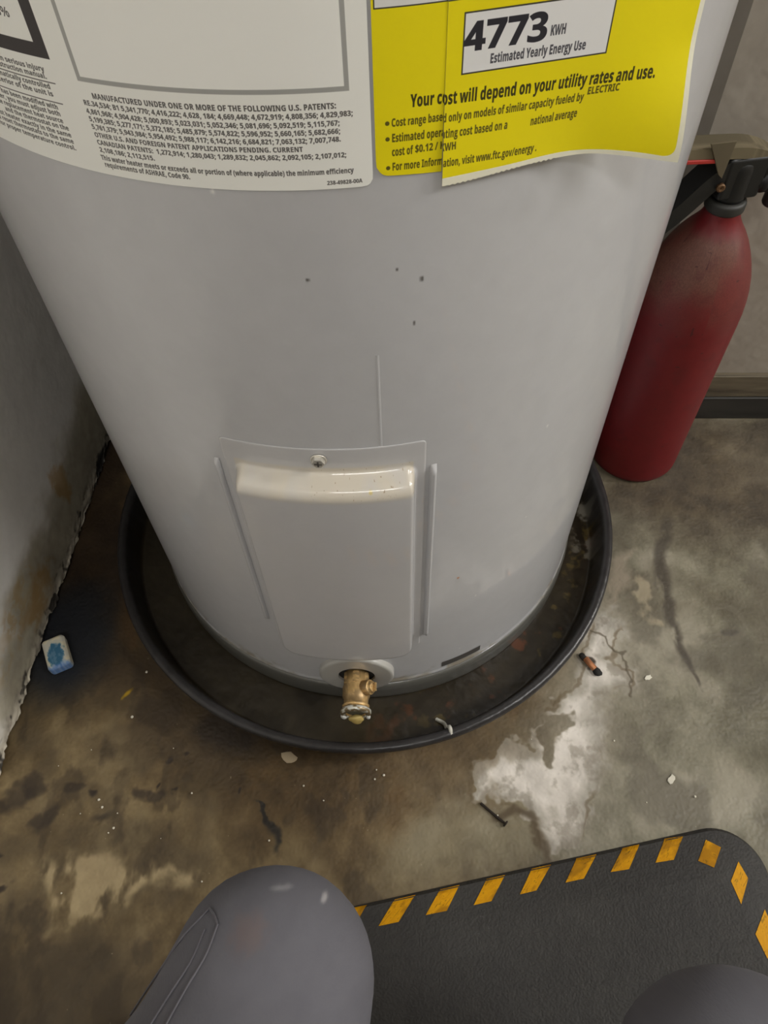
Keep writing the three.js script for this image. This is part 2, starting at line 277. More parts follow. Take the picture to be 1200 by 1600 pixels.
{
  const H = 1.2, p = [[R - .012, .0465], [R - .004, .0466], [R, .0474], [R + .0007, .0488], [R + .0009, .0505], [R + .0007, .0522], [R + .0002, .0540], [R, .056]];
  for (let k = 1; k <= 30; k++) p.push([R, .056 + (H - .02 - .056) * k / 30]);
  p.push([R - .003, H - .008], [R - .012, H], [R * .5, H + .004], [.0005, H + .006]);
  const g = lathe(p, 160), q = g.attributes.position, uv = g.attributes.uv;
  for (let i = 0; i < q.count; i++) uv.setY(i, (q.getY(i) - .047) / 1.153);
  part('jacket', g, jacketMat, heater);
  part('base_ring', lathe([[R - .03, .0105], [R + .0005, .0105], [R + .0022, .012], [R + .003, .018], [R + .0032, .034], [R + .0026, .0395], [R + .001, .0425], [R - .0015, .0440], [R - .006, .0445], [R - .03, .0445]], 160), new THREE.MeshPhysicalMaterial({ color: 0x55544e, roughness: .4, clearcoat: .6, clearcoatRoughness: .08 }), heater, 'darker grey ring at the foot');
  part('seam', grid(4, 30, (s, t) => onCyl(.0212 + (s - .5) * .0022, .456 + t * .085, .00035 * Math.sin(Math.PI * s) + .00003)), enamel, heater);
}
// access cover: pressed sheet with a raised field
{
  const a0 = -.0932, a1 = .0528, y0 = .150, y1 = .4575, F = { x0: -.0865, x1: .0470, y0: .1425, y1: .4345, r: .010 };
  const h = (a, y) => {
    const cx = (F.x0 + F.x1) / 2, cy = (F.y0 + F.y1) / 2, qx = Math.abs(a - cx) - (F.x1 - F.x0) / 2 + F.r, qy = Math.abs(y - cy) - (F.y1 - F.y0) / 2 + F.r;
    const d = Math.hypot(Math.max(qx, 0), Math.max(qy, 0)) + Math.min(Math.max(qx, qy), 0) - F.r;
    const low = Math.max(cy - y, 0) > 0 ? .016 : 0, q = .022;
    const bx = Math.max(Math.abs(a - cx) - (F.x1 - F.x0) / 2 + q, 0), by = Math.max(F.y0 + q - y, 0), db = low && bx > 0 && by > 0 ? Math.hypot(bx, by) - q : -1;
    const S = (t) => t * t * t * (t * (6 * t - 15) + 10), t = clamp(-Math.max(d, db) / .0085, 0, 1), tt = clamp((F.y1 - y) / .0165, 0, 1);
    return .0008 + .0170 * Math.min(S(t), 1) * (1 - Math.pow(1 - tt, 2.2));
  };
  const skew = (t) => 0;
  const lin = (a, b, n) => Array.from({ length: n + 1 }, (_, i) => a + (b - a) * i / n);
  const sheet = (lift) => grid(150, 190, (s, t) => {
    let a = mix(a0, a1, s), y = mix(y0 - .012, y1, Math.min(1, t * 190 / 189));
    // rounded upper corners
    const cr = .004, ex = Math.max(a0 + cr - a, a - a1 + cr, 0), ey = Math.max(y - y1 + cr, 0); if (ex > 0 && ey > 0) { const d = Math.hypot(ex, ey); if (d > cr) { a += (a < 0 ? 1 : -1) * ex * (1 - cr / d); y -= ey * (1 - cr / d); } }
    return onCyl(a, y, t > .9995 || s > .9995 || s < .0005 ? .0002 : Math.max(h(a, y), .0003));
  });
  const g = sheet(0);
  part('access_cover', g, new THREE.MeshPhysicalMaterial({ map: colourMap(512, 1024, (u, v) => {
    const n = fbm(u * 6, v * 12, 4), k = fbm(u * 70, v * 150, 3), col = [188, 187, 187], w = (n - .5) * 6; col[0] += w; col[1] += w; col[2] += w;
    const shelf = sm(.86, .885, v) * sm(.937, .926, v) * sm(.05, .065, u) * sm(.945, .93, u);
    blend(col, [204, 192, 168], shelf * (.35 + .3 * sm(.4, .7, n)));
    if (shelf > 0 && u > .45 && vn(u * 120, v * 300) > .93) blend(col, [110, 84, 50], .55 * shelf);
    blend(col, [206, 178, 70], sm(.012, .004, Math.hypot(u - .72, (v - .895) * 2)) * .5);
    return col;
  }), roughness: .45, clearcoat: .7, clearcoatRoughness: .05, side: THREE.DoubleSide }), heater, 'raised sheet metal access cover');
  const rail = (a, ya, yb, w, o) => grid(8, 60, (s, t) => {
    const e = Math.min(t * (yb - ya), (1 - t) * (yb - ya)), q = Math.min(1, e / .003); return onCyl(a + (s - .5) * w, mix(ya, yb, t), o * Math.pow(Math.sin(Math.PI * clamp(s, 0, 1)), .45) * Math.sqrt(q) + .0002);
  });
  part('cover_rail', rail(.0585, .155, .4285, .0052, .0045), enamel, heater);
  part('cover_rail', rail(-.1002, .178, .4310, .0048, .0028), enamel, heater);
  // screw
  const sc = new THREE.Group(), [sx, sy, sz] = onCyl(-.0221, .447, .001); sc.name = 'screw'; sc.position.set(sx, sy, sz); sc.rotation.y = -.0221 / R; heater.add(sc);
  const steel = std({ color: 0xd6d2c8, roughness: .3, metalness: .65 });
  const hx = new THREE.ExtrudeGeometry(new THREE.Shape(Array.from({ length: 6 }, (_, i) => new THREE.Vector2(.0042 * Math.cos(i * Math.PI / 3), .0042 * Math.sin(i * Math.PI / 3)))), { depth: .0026, bevelEnabled: true, bevelSize: .0005, bevelThickness: .0005, bevelSegments: 2 });
  part('washer', at(lathe([[.0005, 0], [.0058, 0], [.0058, .0008], [.0050, .0014], [.0005, .0014]], 32), 0, 0, 0, Math.PI / 2), steel, sc);
  part('head', at(hx, 0, 0, .0012), steel, sc);
  part('slot', mergeGeometries([at(new THREE.BoxGeometry(.0054, .0012, .0006), 0, 0, .0045), at(new THREE.BoxGeometry(.0012, .0054, .0006), 0, 0, .0045)]), std({ color: 0x4c4842, roughness: .6 }), sc);
  // short dark slot near the foot
  part('vent_slot', grid(30, 3, (s, t) => onCyl(mix(.0795, .1275, s), .0650 + (t - .5) * .0115, .0004)), std({ color: 0x4b4844, roughness: .6 }), heater, 'short dark slot above the foot ring');
}
// drain outlet
const drA = -.0150, drY = .0800;
{
  const ang = drA / R, fl = new THREE.Group(); fl.name = 'drain_flange'; const [fx, fy, fz] = onCyl(drA, drY, 0); fl.position.set(fx, fy, fz); fl.rotation.y = ang; heater.add(fl);
  const ringShape = [[.0195, .001], [.0195, .0042], [.0203, .0050], [.0365, .0050], [.0388, .0046], [.0400, .0034], [.0404, .0015], [.0404, -.006]];
  const fm = at(lathe(ringShape, 72), 0, 0, 0, Math.PI / 2); part('collar', fm, new THREE.MeshPhysicalMaterial({ color: 0xaaa8a2, roughness: .35, clearcoat: .3, side: THREE.DoubleSide }), fl);
  part('recess', at(new THREE.CylinderGeometry(.0198, .0198, .0012, 48), 0, 0, .0015, Math.PI / 2), std({ color: 0x1c1a17, roughness: .9 }), fl, 'dark hole behind the valve');
  const v = new THREE.Group(); v.name = 'drain_valve'; v.userData.label = 'tarnished brass drain valve'; v.position.set(fx + .000, fy, fz); v.rotation.y = ang + .02; heater.add(v);
  const brassTex = colourMap(256, 256, (u, q) => { const n = fbm(u * 12, q * 8, 4), k = fbm(u * 40 + 4, q * 40, 3); return blend([200 + (k - .5) * 40, 166 + (k - .5) * 36, 112 + (k - .5) * 30], [126, 106, 78], sm(.45, .62, n) * .6); });
  const brass = std({ map: brassTex, roughness: .42, metalness: .55 });
  // body (axis z): hex shank, barrel, neck, threaded outlet
  const body = at(lathe([[.0005, 0], [.0135, 0], [.0135, .014], [.0146, .0155], [.0146, .026], [.0132, .0285], [.0128, .0345], [.0145, .0360], [.0145, .0375], [.0133, .0383], [.0145, .0394], [.0145, .0406], [.0133, .0414], [.0142, .0424], [.0142, .0436], [.0125, .0440], [.0105, .0440], [.0100, .0425], [.0100, .034], [.0005, .033]], 56), 0, 0, .002, Math.PI / 2);
  const shank = at(new THREE.CylinderGeometry(.0150, .0150, .012, 6), 0, 0, .010, Math.PI / 2);
  part('body', mergeGeometries([body, shank].map((g) => { g = g.index ? g.toNonIndexed() : g; return g; })), brass, v);
  part('outlet_rim', at(lathe([[.0100, -.0005], [.0150, -.0005], [.0163, .0008], [.0163, .0036], [.0150, .0050], [.0112, .0052], [.0102, .0040]], 48), 0, 0, .0425, Math.PI / 2), std({ map: colourMap(128, 64, (u, q) => { const n = fbm(u * 20, q * 6, 3); return blend([128, 112, 84], [206, 206, 196], sm(.5, .6, n)); }), roughness: .4, metalness: .4 }), v, 'lime crusted outlet rim');
  part('bore', at(new THREE.CircleGeometry(.0104, 32), 0, 0, .0445), std({ color: 0x5d5f58, roughness: .35, metalness: .3 }), v, 'grey wet outlet bore');
  const stem = new THREE.Group(); stem.name = 'stem'; stem.position.set(.0112, .0095, .0215); stem.rotation.set(.25, 0, -.95); v.add(stem);
  const stemGeo = [lathe([[.0005, -.006], [.0080, -.006], [.0080, .0050], [.0074, .0060], [.0056, .0062], [.0056, .0088], [.0050, .0096], [.0005, .0096]], 36), at(new THREE.BoxGeometry(.0020, .004, .0088), 0, .0108, 0)].map((g) => g.toNonIndexed());
  const stemMesh = part('stem', mergeGeometries(stemGeo), brass, v); stemMesh.position.copy(stem.position); stemMesh.rotation.copy(stem.rotation); v.remove(stem);
  part('drip_crust', at(lump(.0085, 4, 1.0, .9, .55, 3), .0005, -.0118, .0475), std({ color: 0xb09a5c, roughness: .5 }), v, 'yellowish crust hanging from the outlet');
  part('lime_deposit', at(lump(.0042, 6, .8, 1.2, .6), -.0128, -.0075, .0465), std({ color: 0xd8d8d2, roughness: .5 }), v);
  part('lime_deposit', at(lump(.0036, 9, .7, 1.4, .6), .0128, -.0085, .0465), std({ color: 0xd8d8d2, roughness: .5 }), v);
}
// white printed label
function canvas(w, h) { const c = document.createElement('canvas'); c.width = w; c.height = h; return c; }
function canvasTex(c) { const t = new THREE.CanvasTexture(c); t.colorSpace = THREE.SRGBColorSpace; return t; }
function fit(x, str, X, Y, W, px, style = '', anchor = 0) {          // one line of text squeezed to width W
  x.font = style + ' ' + px + 'px sans-serif'; const w = x.measureText(str).width;
  x.save(); x.translate(X, Y); if (anchor) x.rotate(anchor); x.scale(W / w, 1); x.fillText(str, 0, 0); if (style) { x.strokeStyle = x.fillStyle; x.lineWidth = px * .035; x.strokeText(str, 0, 0); } x.restore();
}
{
  const L0 = -.300, L1 = .0226, B = .6500, T = .82, K = 6000, cw = 1936, ch = 1020;
  const c = canvas(cw, ch), x = c.getContext('2d'); const X = (a) => (a - L0) * K, Y = (y) => ch - (y - B) * K;
  x.fillStyle = '#ededE6'; x.fillRect(0, 0, cw, ch);
  x.strokeStyle = '#a2a29d'; x.lineWidth = .0021 * K; x.strokeRect(X(-.1085), Y(.83), (.0129 + .1085) * K, (.83 - .6958) * K);
  x.fillStyle = '#efefe9'; x.fillRect(X(-.1075), Y(.83), (.0119 + .1075) * K, (.83 - .6968) * K);
  x.strokeStyle = '#2c2625'; x.lineWidth = .0063 * K; x.strokeRect(X(-.2560), Y(.83), (.2560 - .1247) * K, (.83 - .7050) * K);
  x.fillStyle = '#55524e';
  fit(x, 'MANUFACTURED UNDER ONE OR MORE OF THE FOLLOWING U.S. PATENTS:', X(-.1045), Y(.6878), .1125 * K, 21, 'bold');
  const P = ['RE.34,534; B1 5,341,770; 4,416,222; 4,628, 184; 4,669,448; 4,672,919; 4,808,356; 4,829,983;', '4,861,968; 4,904,428; 5,000,893; 5,023,031; 5,052,346; 5,081,696; 5,092,519; 5,115,767;', '5,199,385; 5,277,171; 5,372,185; 5,485,879; 5,574,822; 5,596,952; 5,660,165; 5,682,666;', '5,761,379; 5,943,984; 5,954,492; 5,988,117; 6,142,216; 6,684,821; 7,063,132; 7,007,748.', 'OTHER U.S. AND FOREIGN PATENT APPLICATIONS PENDING. CURRENT', 'CANADIAN PATENTS:  1,272,914; 1,280,043; 1,289,832; 2,045,862; 2,092,105; 2,107,012;', '2,108,186; 2,112,515.'];
  const Wd = [.1255, .1195, .1195, .1195, .1020, .1215, .0300];
  P.forEach((s, i) => fit(x, s, X(-.1105), Y(.6840 - i * .00372), Wd[i] * K, 19, 'bold'));
  fit(x, 'This water heater meets or exceeds all or portion of (where applicable) the minimum efficiency', X(-.1112), Y(.6575), .1250 * K, 21, 'bold');
  fit(x, 'requirements of ASHRAE, Code 90.', X(-.1105), Y(.6540), .0460 * K, 21, 'bold');
  fit(x, '238-49828-00A', X(.0010), Y(.6522), .0166 * K, 16, 'bold');
  const C = [['may result in serious injury', .6958], ['the instruction manual.', .6925], ['automatically controlled', .6880], ['the interior of the unit is', .6848], ['has been modified with', .6787], ['heater, you must adjust both', .6755], ['The replacement heat source', .6722], ['and the thermostat on the', .6690], ['Adjust heater exactly in the same', .6658], ['and reset thermostats to the same', .6625], ['settings for proper temperature control.', .6592]];
  C.forEach(([s, y]) => { const r = -.1255 - (y > .67 ? .002 : 0); const w = s.length * .00172; fit(x, s, X(r - w), Y(y), w * K, 20, 'bold'); });
  x.fillRect(X(-.26), Y(.6914), (.26 - .1235) * K, 3); x.fillRect(X(-.26), Y(.6822), (.26 - .1235) * K, 3);
  x.font = 'bold 34px sans-serif'; x.fillText('≥ 98%', X(-.152), Y(.7165));
  const phi = .016;
  part('data_label', grid(120, 50, (s, t) => {
    let a = mix(L0, L1, s), y = mix(B, T, t); const r = .0045, ex = Math.max(a - L1 + r, 0), ey = Math.max(B + r - y, 0);
    if (ex > 0 && ey > 0) { const d = Math.max(ex, ey) / Math.hypot(ex, ey); const m = Math.max(ex, ey); a -= ex * (1 - d); y += ey * (1 - d); }
    const p0 = [a, y]; const da = p0[0] - L1, dy = p0[1] - B; a = L1 + da * Math.cos(phi) - dy * Math.sin(phi) * .0; y = B + da * Math.sin(phi) + dy; return onCyl(a, y, .0006);
  }), new THREE.MeshPhysicalMaterial({ map: canvasTex(c), roughness: .5, clearcoat: .15, clearcoatRoughness: .3, side: THREE.DoubleSide }), heater, 'large white label of fine print');
}
// yellow energy label: stuck left strip and a creased right sheet that stands off the curve
{
  const s0 = .0242, cre = .0554, B = .640, T = .82, K = 8000, cw = 1280, ch = Math.round((T - B) * K);
  const c = canvas(cw, ch), x = c.getContext('2d'); const X = (s) => (s - s0) * K, Y = (y) => ch - (y - B) * K;
  const draw = (right) => {
    x.save(); x.beginPath(); if (right) x.rect(X(cre), 0, cw, ch); else x.rect(0, 0, X(cre), ch); x.clip();
    x.fillStyle = right ? '#e9e6cf' : '#e8d800'; x.fillRect(0, 0, cw, ch);
    x.fillStyle = '#e8d800';
    if (right) { const xr = X(cre + .1150), yb = Y(.6478), r = .005 * K; x.beginPath(); x.moveTo(0, 0); x.lineTo(xr, 0); x.lineTo(xr, yb - r); x.quadraticCurveTo(xr, yb, xr - r, yb); x.quadraticCurveTo(X(cre + .072), Y(.6528), X(cre + .045), Y(.6518)); x.lineTo(X(cre), Y(.6502)); x.lineTo(0, Y(.6502)); x.fill(); }
    const dy = right ? .0004 * K : 0;
    x.fillStyle = '#ddddd8'; x.strokeStyle = '#3c3a30'; x.lineWidth = 4;
    x.fillRect(X(.0254), Y(.83), .15 * K, (.83 - .7252) * K); x.strokeRect(X(.0254), Y(.83), .15 * K, (.83 - .7252) * K);
    x.lineWidth = 5; x.fillStyle = '#e2e2e0'; x.fillRect(X(.0630), Y(.7200), .0660 * K, (.7200 - .6962) * K); x.strokeRect(X(.0630), Y(.7200), .0660 * K, (.7200 - .6962) * K);
    x.fillStyle = '#26262e';
    fit(x, '4773', X(.0634), Y(.7052), .0367 * K, 122, 'bold');
    x.fillStyle = '#4a4a50'; fit(x, 'KWH', X(.1012), Y(.7066), .0072 * K, 44, 'bold');
    fit(x, 'Estimated Yearly Energy Use', X(.0752), Y(.6990), .0436 * K, 42, 'bold');
    x.fillStyle = '#3a3610';
    fit(x, 'Your cost will depend on your utility rates and use.', X(.0402), Y(.6852) + dy, .1154 * K, 60, 'bold', .020);
    x.fillStyle = '#5a5212';
    const dot = (y) => { x.beginPath(); x.arc(X(.0298), Y(y), 8, 0, 7); x.fill(); };
    dot(.6790); dot(.6718); dot(.6580);
    fit(x, 'Cost range based only on models of similar capacity fueled by', X(.0316), Y(.6774) + dy, .0910 * K, 40, 'bold', .010);
    fit(x, 'ELECTRIC', X(.1238), Y(.6786), .0156 * K, 36, 'bold');
    fit(x, 'Estimated operating cost based on a', X(.0316), Y(.6703) + dy, .0548 * K, 42, 'bold', .014);
    fit(x, 'national average', X(.0976), Y(.6686), .0234 * K, 42, 'bold');
    fit(x, 'cost of', X(.0316), Y(.6636), .0098 * K, 42, 'bold'); fit(x, '$0.12 / KWH', X(.0424), Y(.6640) + dy, .0196 * K, 40, 'bold');
    fit(x, 'For more Information, visit www.ftc.gov/energy .', X(.0316), Y(.6566) + dy, .0713 * K, 42, 'bold', .013);
    x.restore();
  };
  draw(false); draw(true);
  const mat = new THREE.MeshPhysicalMaterial({ map: canvasTex(c), roughness: .45, clearcoat: .2, clearcoatRoughness: .3, side: THREE.DoubleSide });
  const uvOf = (s, y) => [(s - s0) * K / cw, (y - B) * K / ch];
  const lab = part('energy_label', grid(24, 40, (q, t) => {
    const f = leftPt(q, t); return onCyl(f[0], f[1], .0006);
  }, (q, t) => { const f = leftPt(q, t); return uvOf(f[0], f[1]); }), mat, heater, 'bright yellow energy label');
  function leftPt(q, t) {
    let a = mix(s0, cre, q), y = mix(mix(.6545, .6528, q), T, t); const r = .006, ex = Math.max(s0 + r - a, 0), ey = Math.max(.6545 + r - y, 0);
    if (ex > 0 && ey > 0) { const d = Math.max(ex, ey) / Math.hypot(ex, ey); a += ex * (1 - d); y += ey * (1 - d); } return [a, y];
  }
  const th = cre / R, U = .1170;
  part('loose_sheet', grid(90, 60, (q, t) => {
    const u = q * U, yb = .6462 + .003 * sm(0, .4, q) - .004 * sm(.6, 1, q) , y = mix(yb + .0004 * Math.sin(q * 300) * (q < .5 ? 1 : 0) * (t < .001 ? 1 : 0), T, t);
    const low = sm(.70, .645, y), far = Math.sqrt(R * R + u * u) - R;
    let n = .0009 + .0008 * low * (1 - q) * 2;
    n += -.40 * far * Math.exp(-Math.pow((q - .5) / .22, 2)) * low;
    n += .013 * Math.pow(q, 5) * low;
    n -= .004 * Math.pow(sm(.55, 1, q), 1.3) * sm(.67, .74, y);
    const P = [R * Math.sin(th) + u * Math.cos(th) + n * Math.sin(th), y, R * Math.cos(th) - u * Math.sin(th) + n * Math.cos(th)]; return P;
  }, (q, t) => { const yb = .6462 + .003 * sm(0, .4, q) - .004 * sm(.6, 1, q); return uvOf(cre + .0003 + q * U, mix(yb, T, t)); }), mat, lab, 'loose torn right side of the label');
}

// ------------------------------------------------------------------ drain pan
{
  const pan = thing('drain_pan', 'round black plastic drain pan under the water heater, soiled brown inside', 'pan', [panC[0], 0, panC[1]]);
  const RP = .315, pr = [[.0005, .0005], [RP - .020, .0005], [RP - .016, .004], [RP - .0085, .040], [RP - .0075, .0440], [RP - .0040, .0420], [RP - .0008, .0425], [RP, .0460], [RP - .0008, .0500], [RP - .0040, .0522], [RP - .0080, .0518], [RP - .0112, .0490], [RP - .0125, .0440], [RP - .0185, .0150], [RP - .0205, .0110], [RP - .0230, .0100], [RP - .045, .0100], [.0005, .0100]];
  const crust = [[[.925, 790], 0]];
  const g = lathe(pr, 160);
  const p = g.attributes.position, uv = g.attributes.uv; for (let i = 0; i < p.count; i++) { uv.setXY(i, p.getX(i) / .68 + .5, p.getZ(i) / .68 + .5); }
  const map = colourMap(1024, 1024, (u, v) => {
    const x = (u - .5) * .68, z = (v - .5) * .68, r = Math.hypot(x, z), th = Math.atan2(x, z);
    const n = fbm(x * 18 + 4, z * 18, 5), k = fbm(x * 80, z * 80 + 9, 4);
    const col = [42 + (k - .5) * 14, 40 + (k - .5) * 14, 40 + (k - .5) * 14];
    const silt = sm(.306, .290, r + (k - .5) * .012);
    blend(col, [43 + (n - .5) * 20 + (k - .5) * 12, 36 + (n - .5) * 18 + (k - .5) * 11, 23 + (n - .5) * 12 + (k - .5) * 8], silt * .9);
    blend(col, [124, 62, 34], silt * sm(.64, .76, fbm(x * 44 + 60, z * 44 + 2, 5)) * sm(-.06, .12, x) * sm(.0, .1, z) * .5);
    blend(col, [132, 112, 50], silt * sm(.66, .76, fbm(x * 52 + 10, z * 52 + 32, 5)) * sm(.02, .1, x) * .4);
    // pale mineral crust along the right wall
    const w = sm(.025, .0, Math.abs(r - .285 - (n - .5) * .03)) * sm(1.2, 1.42, th) * sm(1.95, 1.6, th);
    blend(col, [150, 146, 134], w * sm(.53, .64, fbm(x * 48 + 7, z * 48, 5)) * .8);
    return col;
  });
  part('tray', g, std({ map, roughness: .34, bumpMap: wrapTo(greyMap(512, 512, (u, v) => fbm(u * 60, v * 60, 4)), THREE.RepeatWrapping), bumpScale: .0012 }), pan);
  part('lime_drip', tube([[.075, .0105, .268], [.083, .014, .274], [.085, .030, .286], [.0865, .0535, .293], [.088, .048, .3005]], .0022, 24, 6), std({ color: 0xb9b7ac, roughness: .6 }), pan, 'pale lime streak over the front lip');
}

// ------------------------------------------------------------------ fire extinguisher
{
  const E = thing('fire_extinguisher', 'dusty red fire extinguisher with black valve standing beside the pan at the right', 'fire extinguisher', [.3575, 0, -.690]);
  const r = .060, pr = [[.0005, .004], [r - .012, .004], [r - .006, .001], [r - .002, .002], [r - .0003, .006], [r, .012]];
  for (let k = 1; k <= 12; k++) pr.push([r, .012 + .243 * k / 12]);
  for (const q of [[.0597, .272], [.0586, .286], [.0565, .300], [.0532, .314], [.0488, .327], [.0434, .340], [.0374, .352], [.0312, .362], [.0246, .371], [.0204, .378], [.0184, .384], [.0180, .390]]) pr.push(q);
  const g = lathe(pr, 96), p = g.attributes.position, uv = g.attributes.uv; for (let i = 0; i < p.count; i++) uv.setY(i, p.getY(i) / .4);
  const map = colourMap(1024, 1024, (u, v) => {
    const y = v * .4, a = u * 2 * Math.PI * .06; const n = fbm(a * 26, y * 26, 4), k = fbm(a * 110 + 3, y * 110, 4), gr = vn(a * 900, y * 900);
    const col = [100 + (k - .5) * 10, 5 + (k - .5) * 4, 11 + (k - .5) * 4];
    const dust = sm(.255, .300, y + (n - .5) * .06) * sm(.380, .360, y + (n - .5) * .02);
    blend(col, [96 + (gr - .5) * 22, 70 + (gr - .5) * 20, 54 + (gr - .5) * 16], dust * (.46 + .36 * sm(.35, .7, fbm(a * 14 + 60, y * 14, 4))));
    if (vn(a * 140 + 9, y * 140) > .965) blend(col, [52, 14, 14], .6);
    blend(col, [70, 14, 16], sm(.66, .76, fbm(a * 60 + 30, y * 60, 3)) * .2);
    return col;
  });
  part('cylinder', g, new THREE.MeshPhysicalMaterial({ map, roughness: .55, clearcoat: .08, clearcoatRoughness: .2 }), E);
  const black = std({ color: 0x121211, roughness: .5 }), dusty = std({ map: colourMap(256, 128, (u, v) => { const n = fbm(u * 30, v * 16, 4); return [98 + (n - .5) * 50, 88 + (n - .5) * 48, 66 + (n - .5) * 40]; }), roughness: .85 });
  part('neck_collar', at(lathe([[.0005, 0], [.0182, 0], [.0200, .002], [.0200, .009], [.0188, .0115], [.0160, .0130], [.0005, .013]], 48), 0, .3875, 0), std({ color: 0x2b2a26, roughness: .55 }), E, 'black collar nut');
  const v = new THREE.Group(); v.name = 'valve'; v.rotation.y = .12; v.position.set(0, .400, 0); E.add(v);
  part('valve_body', mergeGeometries([lathe([[.0005, 0], [.0155, 0], [.0160, .004], [.0160, .034], [.0150, .040], [.0120, .044], [.0005, .044]], 40), at(new RoundedBoxGeometry(.042, .044, .028, 3, .004), .002, .026, 0)].map((q) => q.toNonIndexed())), black, v);
  // side port with ribbed coupling and gauge
  const port = part('hose_port', at(lathe([[.0005, 0], [.010, 0], [.010, .010], [.0125, .011], [.0125, .014], [.0112, .015], [.0125, .016], [.0125, .019], [.0112, .020], [.0125, .021], [.0125, .024], [.010, .025], [.0005, .026]], 32), .014, .018, .004, 0, 0, -Math.PI / 2), black, v);
  part('hose_fitting', at(lathe([[.0005, -.026], [.0090, -.026], [.0100, -.024], [.0100, -.006], [.0115, -.004], [.0115, .010], [.0085, .013], [.0005, .013]], 32), .047, .016, .006), std({ color: 0x24221f, roughness: .45 }), v);
  part('bolt', at(lathe([[.0005, 0], [.0045, 0], [.0042, .003], [.0022, .0035], [.0020, .0022], [.0005, .0022]], 24), -.022, .022, .0150, Math.PI / 2), std({ color: 0x6b5138, roughness: .5, metalness: .6 }), v, 'rusty pivot bolt');
  part('bolt', at(lathe([[.0005, 0], [.0045, 0], [.0042, .003], [.0022, .0035], [.0020, .0022], [.0005, .0022]], 24), .030, .036, .0125, Math.PI / 2), std({ color: 0x5d4a34, roughness: .5, metalness: .6 }), v, 'rusty pivot bolt');
  part('pivot_bracket', at(new RoundedBoxGeometry(.034, .028, .022, 3, .003), .030, .032, .001), black, v);
  // lower carrying handle: bent black channel reaching left and down
  const channel = (pts, w, th, lip) => {                     // strip with side lips swept along pts in the x-y plane
    const sec = [[-w / 2, -lip], [-w / 2, 0], [w / 2, 0], [w / 2, -lip], [w / 2 - th, -lip], [w / 2 - th, -th], [-w / 2 + th, -th], [-w / 2 + th, -lip]];
    const cv = new THREE.CatmullRomCurve3(pts.map((q) => new THREE.Vector3(q[0], q[1], 0))), N = 24, P = [], ix = [];
    for (let i = 0; i <= N; i++) { const o = cv.getPoint(i / N), t = cv.getTangent(i / N); for (const [sz, sy] of sec) P.push(o.x - t.y * sy * (t.x < 0 ? -1 : 1), o.y + Math.abs(t.x) * sy, sz); }
    const m = sec.length; for (let i = 0; i < N; i++) for (let k = 0; k < m; k++) { const a = i * m + k, b = i * m + (k + 1) % m; ix.push(a, b, a + m, b, b + m, a + m); }
    for (let k = 1; k < m - 1; k++) { ix.push(0, k + 1, k); ix.push(N * m, N * m + k, N * m + k + 1); }
    const q = new THREE.BufferGeometry(); q.setAttribute('position', new THREE.Float32BufferAttribute(P, 3)); q.setIndex(ix); const u = q.toNonIndexed(); u.computeVertexNormals(); u.setAttribute('uv', new THREE.Float32BufferAttribute(new Float32Array(u.attributes.position.count * 2).map((_, i) => u.attributes.position.array[Math.floor(i / 2) * 3 + (i % 2 ? 2 : 0)] * 8), 2)); return u;
  };
  part('carrying_handle', channel([[.012, .046], [-.016, .046], [-.034, .032], [-.058, .004], [-.082, -.020]], .026, .002, .018), black, v);
  const lever = part('squeeze_lever', channel([[.044, .034], [.026, .048], [.002, .057], [-.026, .060], [-.060, .062], [-.094, .066]], .025, .002, .011), Object.assign(dusty, { side: THREE.DoubleSide }), v, 'dust covered squeeze lever');
  part('red_edge', at(new RoundedBoxGeometry(.062, .004, .0022, 2, .001), -.062, .0505, .0132, 0, 0, -.07), std({ color: 0xa32a22, roughness: .6 }), lever, 'red painted edge');
  const tongue = new THREE.Shape([[-.010, 0], [.014, 0], [.0125, -.036], [.008, -.032]].map((q) => new THREE.Vector2(...q)));
  part('lever_tongue', at(new THREE.ExtrudeGeometry(tongue, { depth: .0016, bevelEnabled: true, bevelSize: .0004, bevelThickness: .0004, bevelSegments: 1 }), -.036, .0675, .0133), dusty, lever);
}

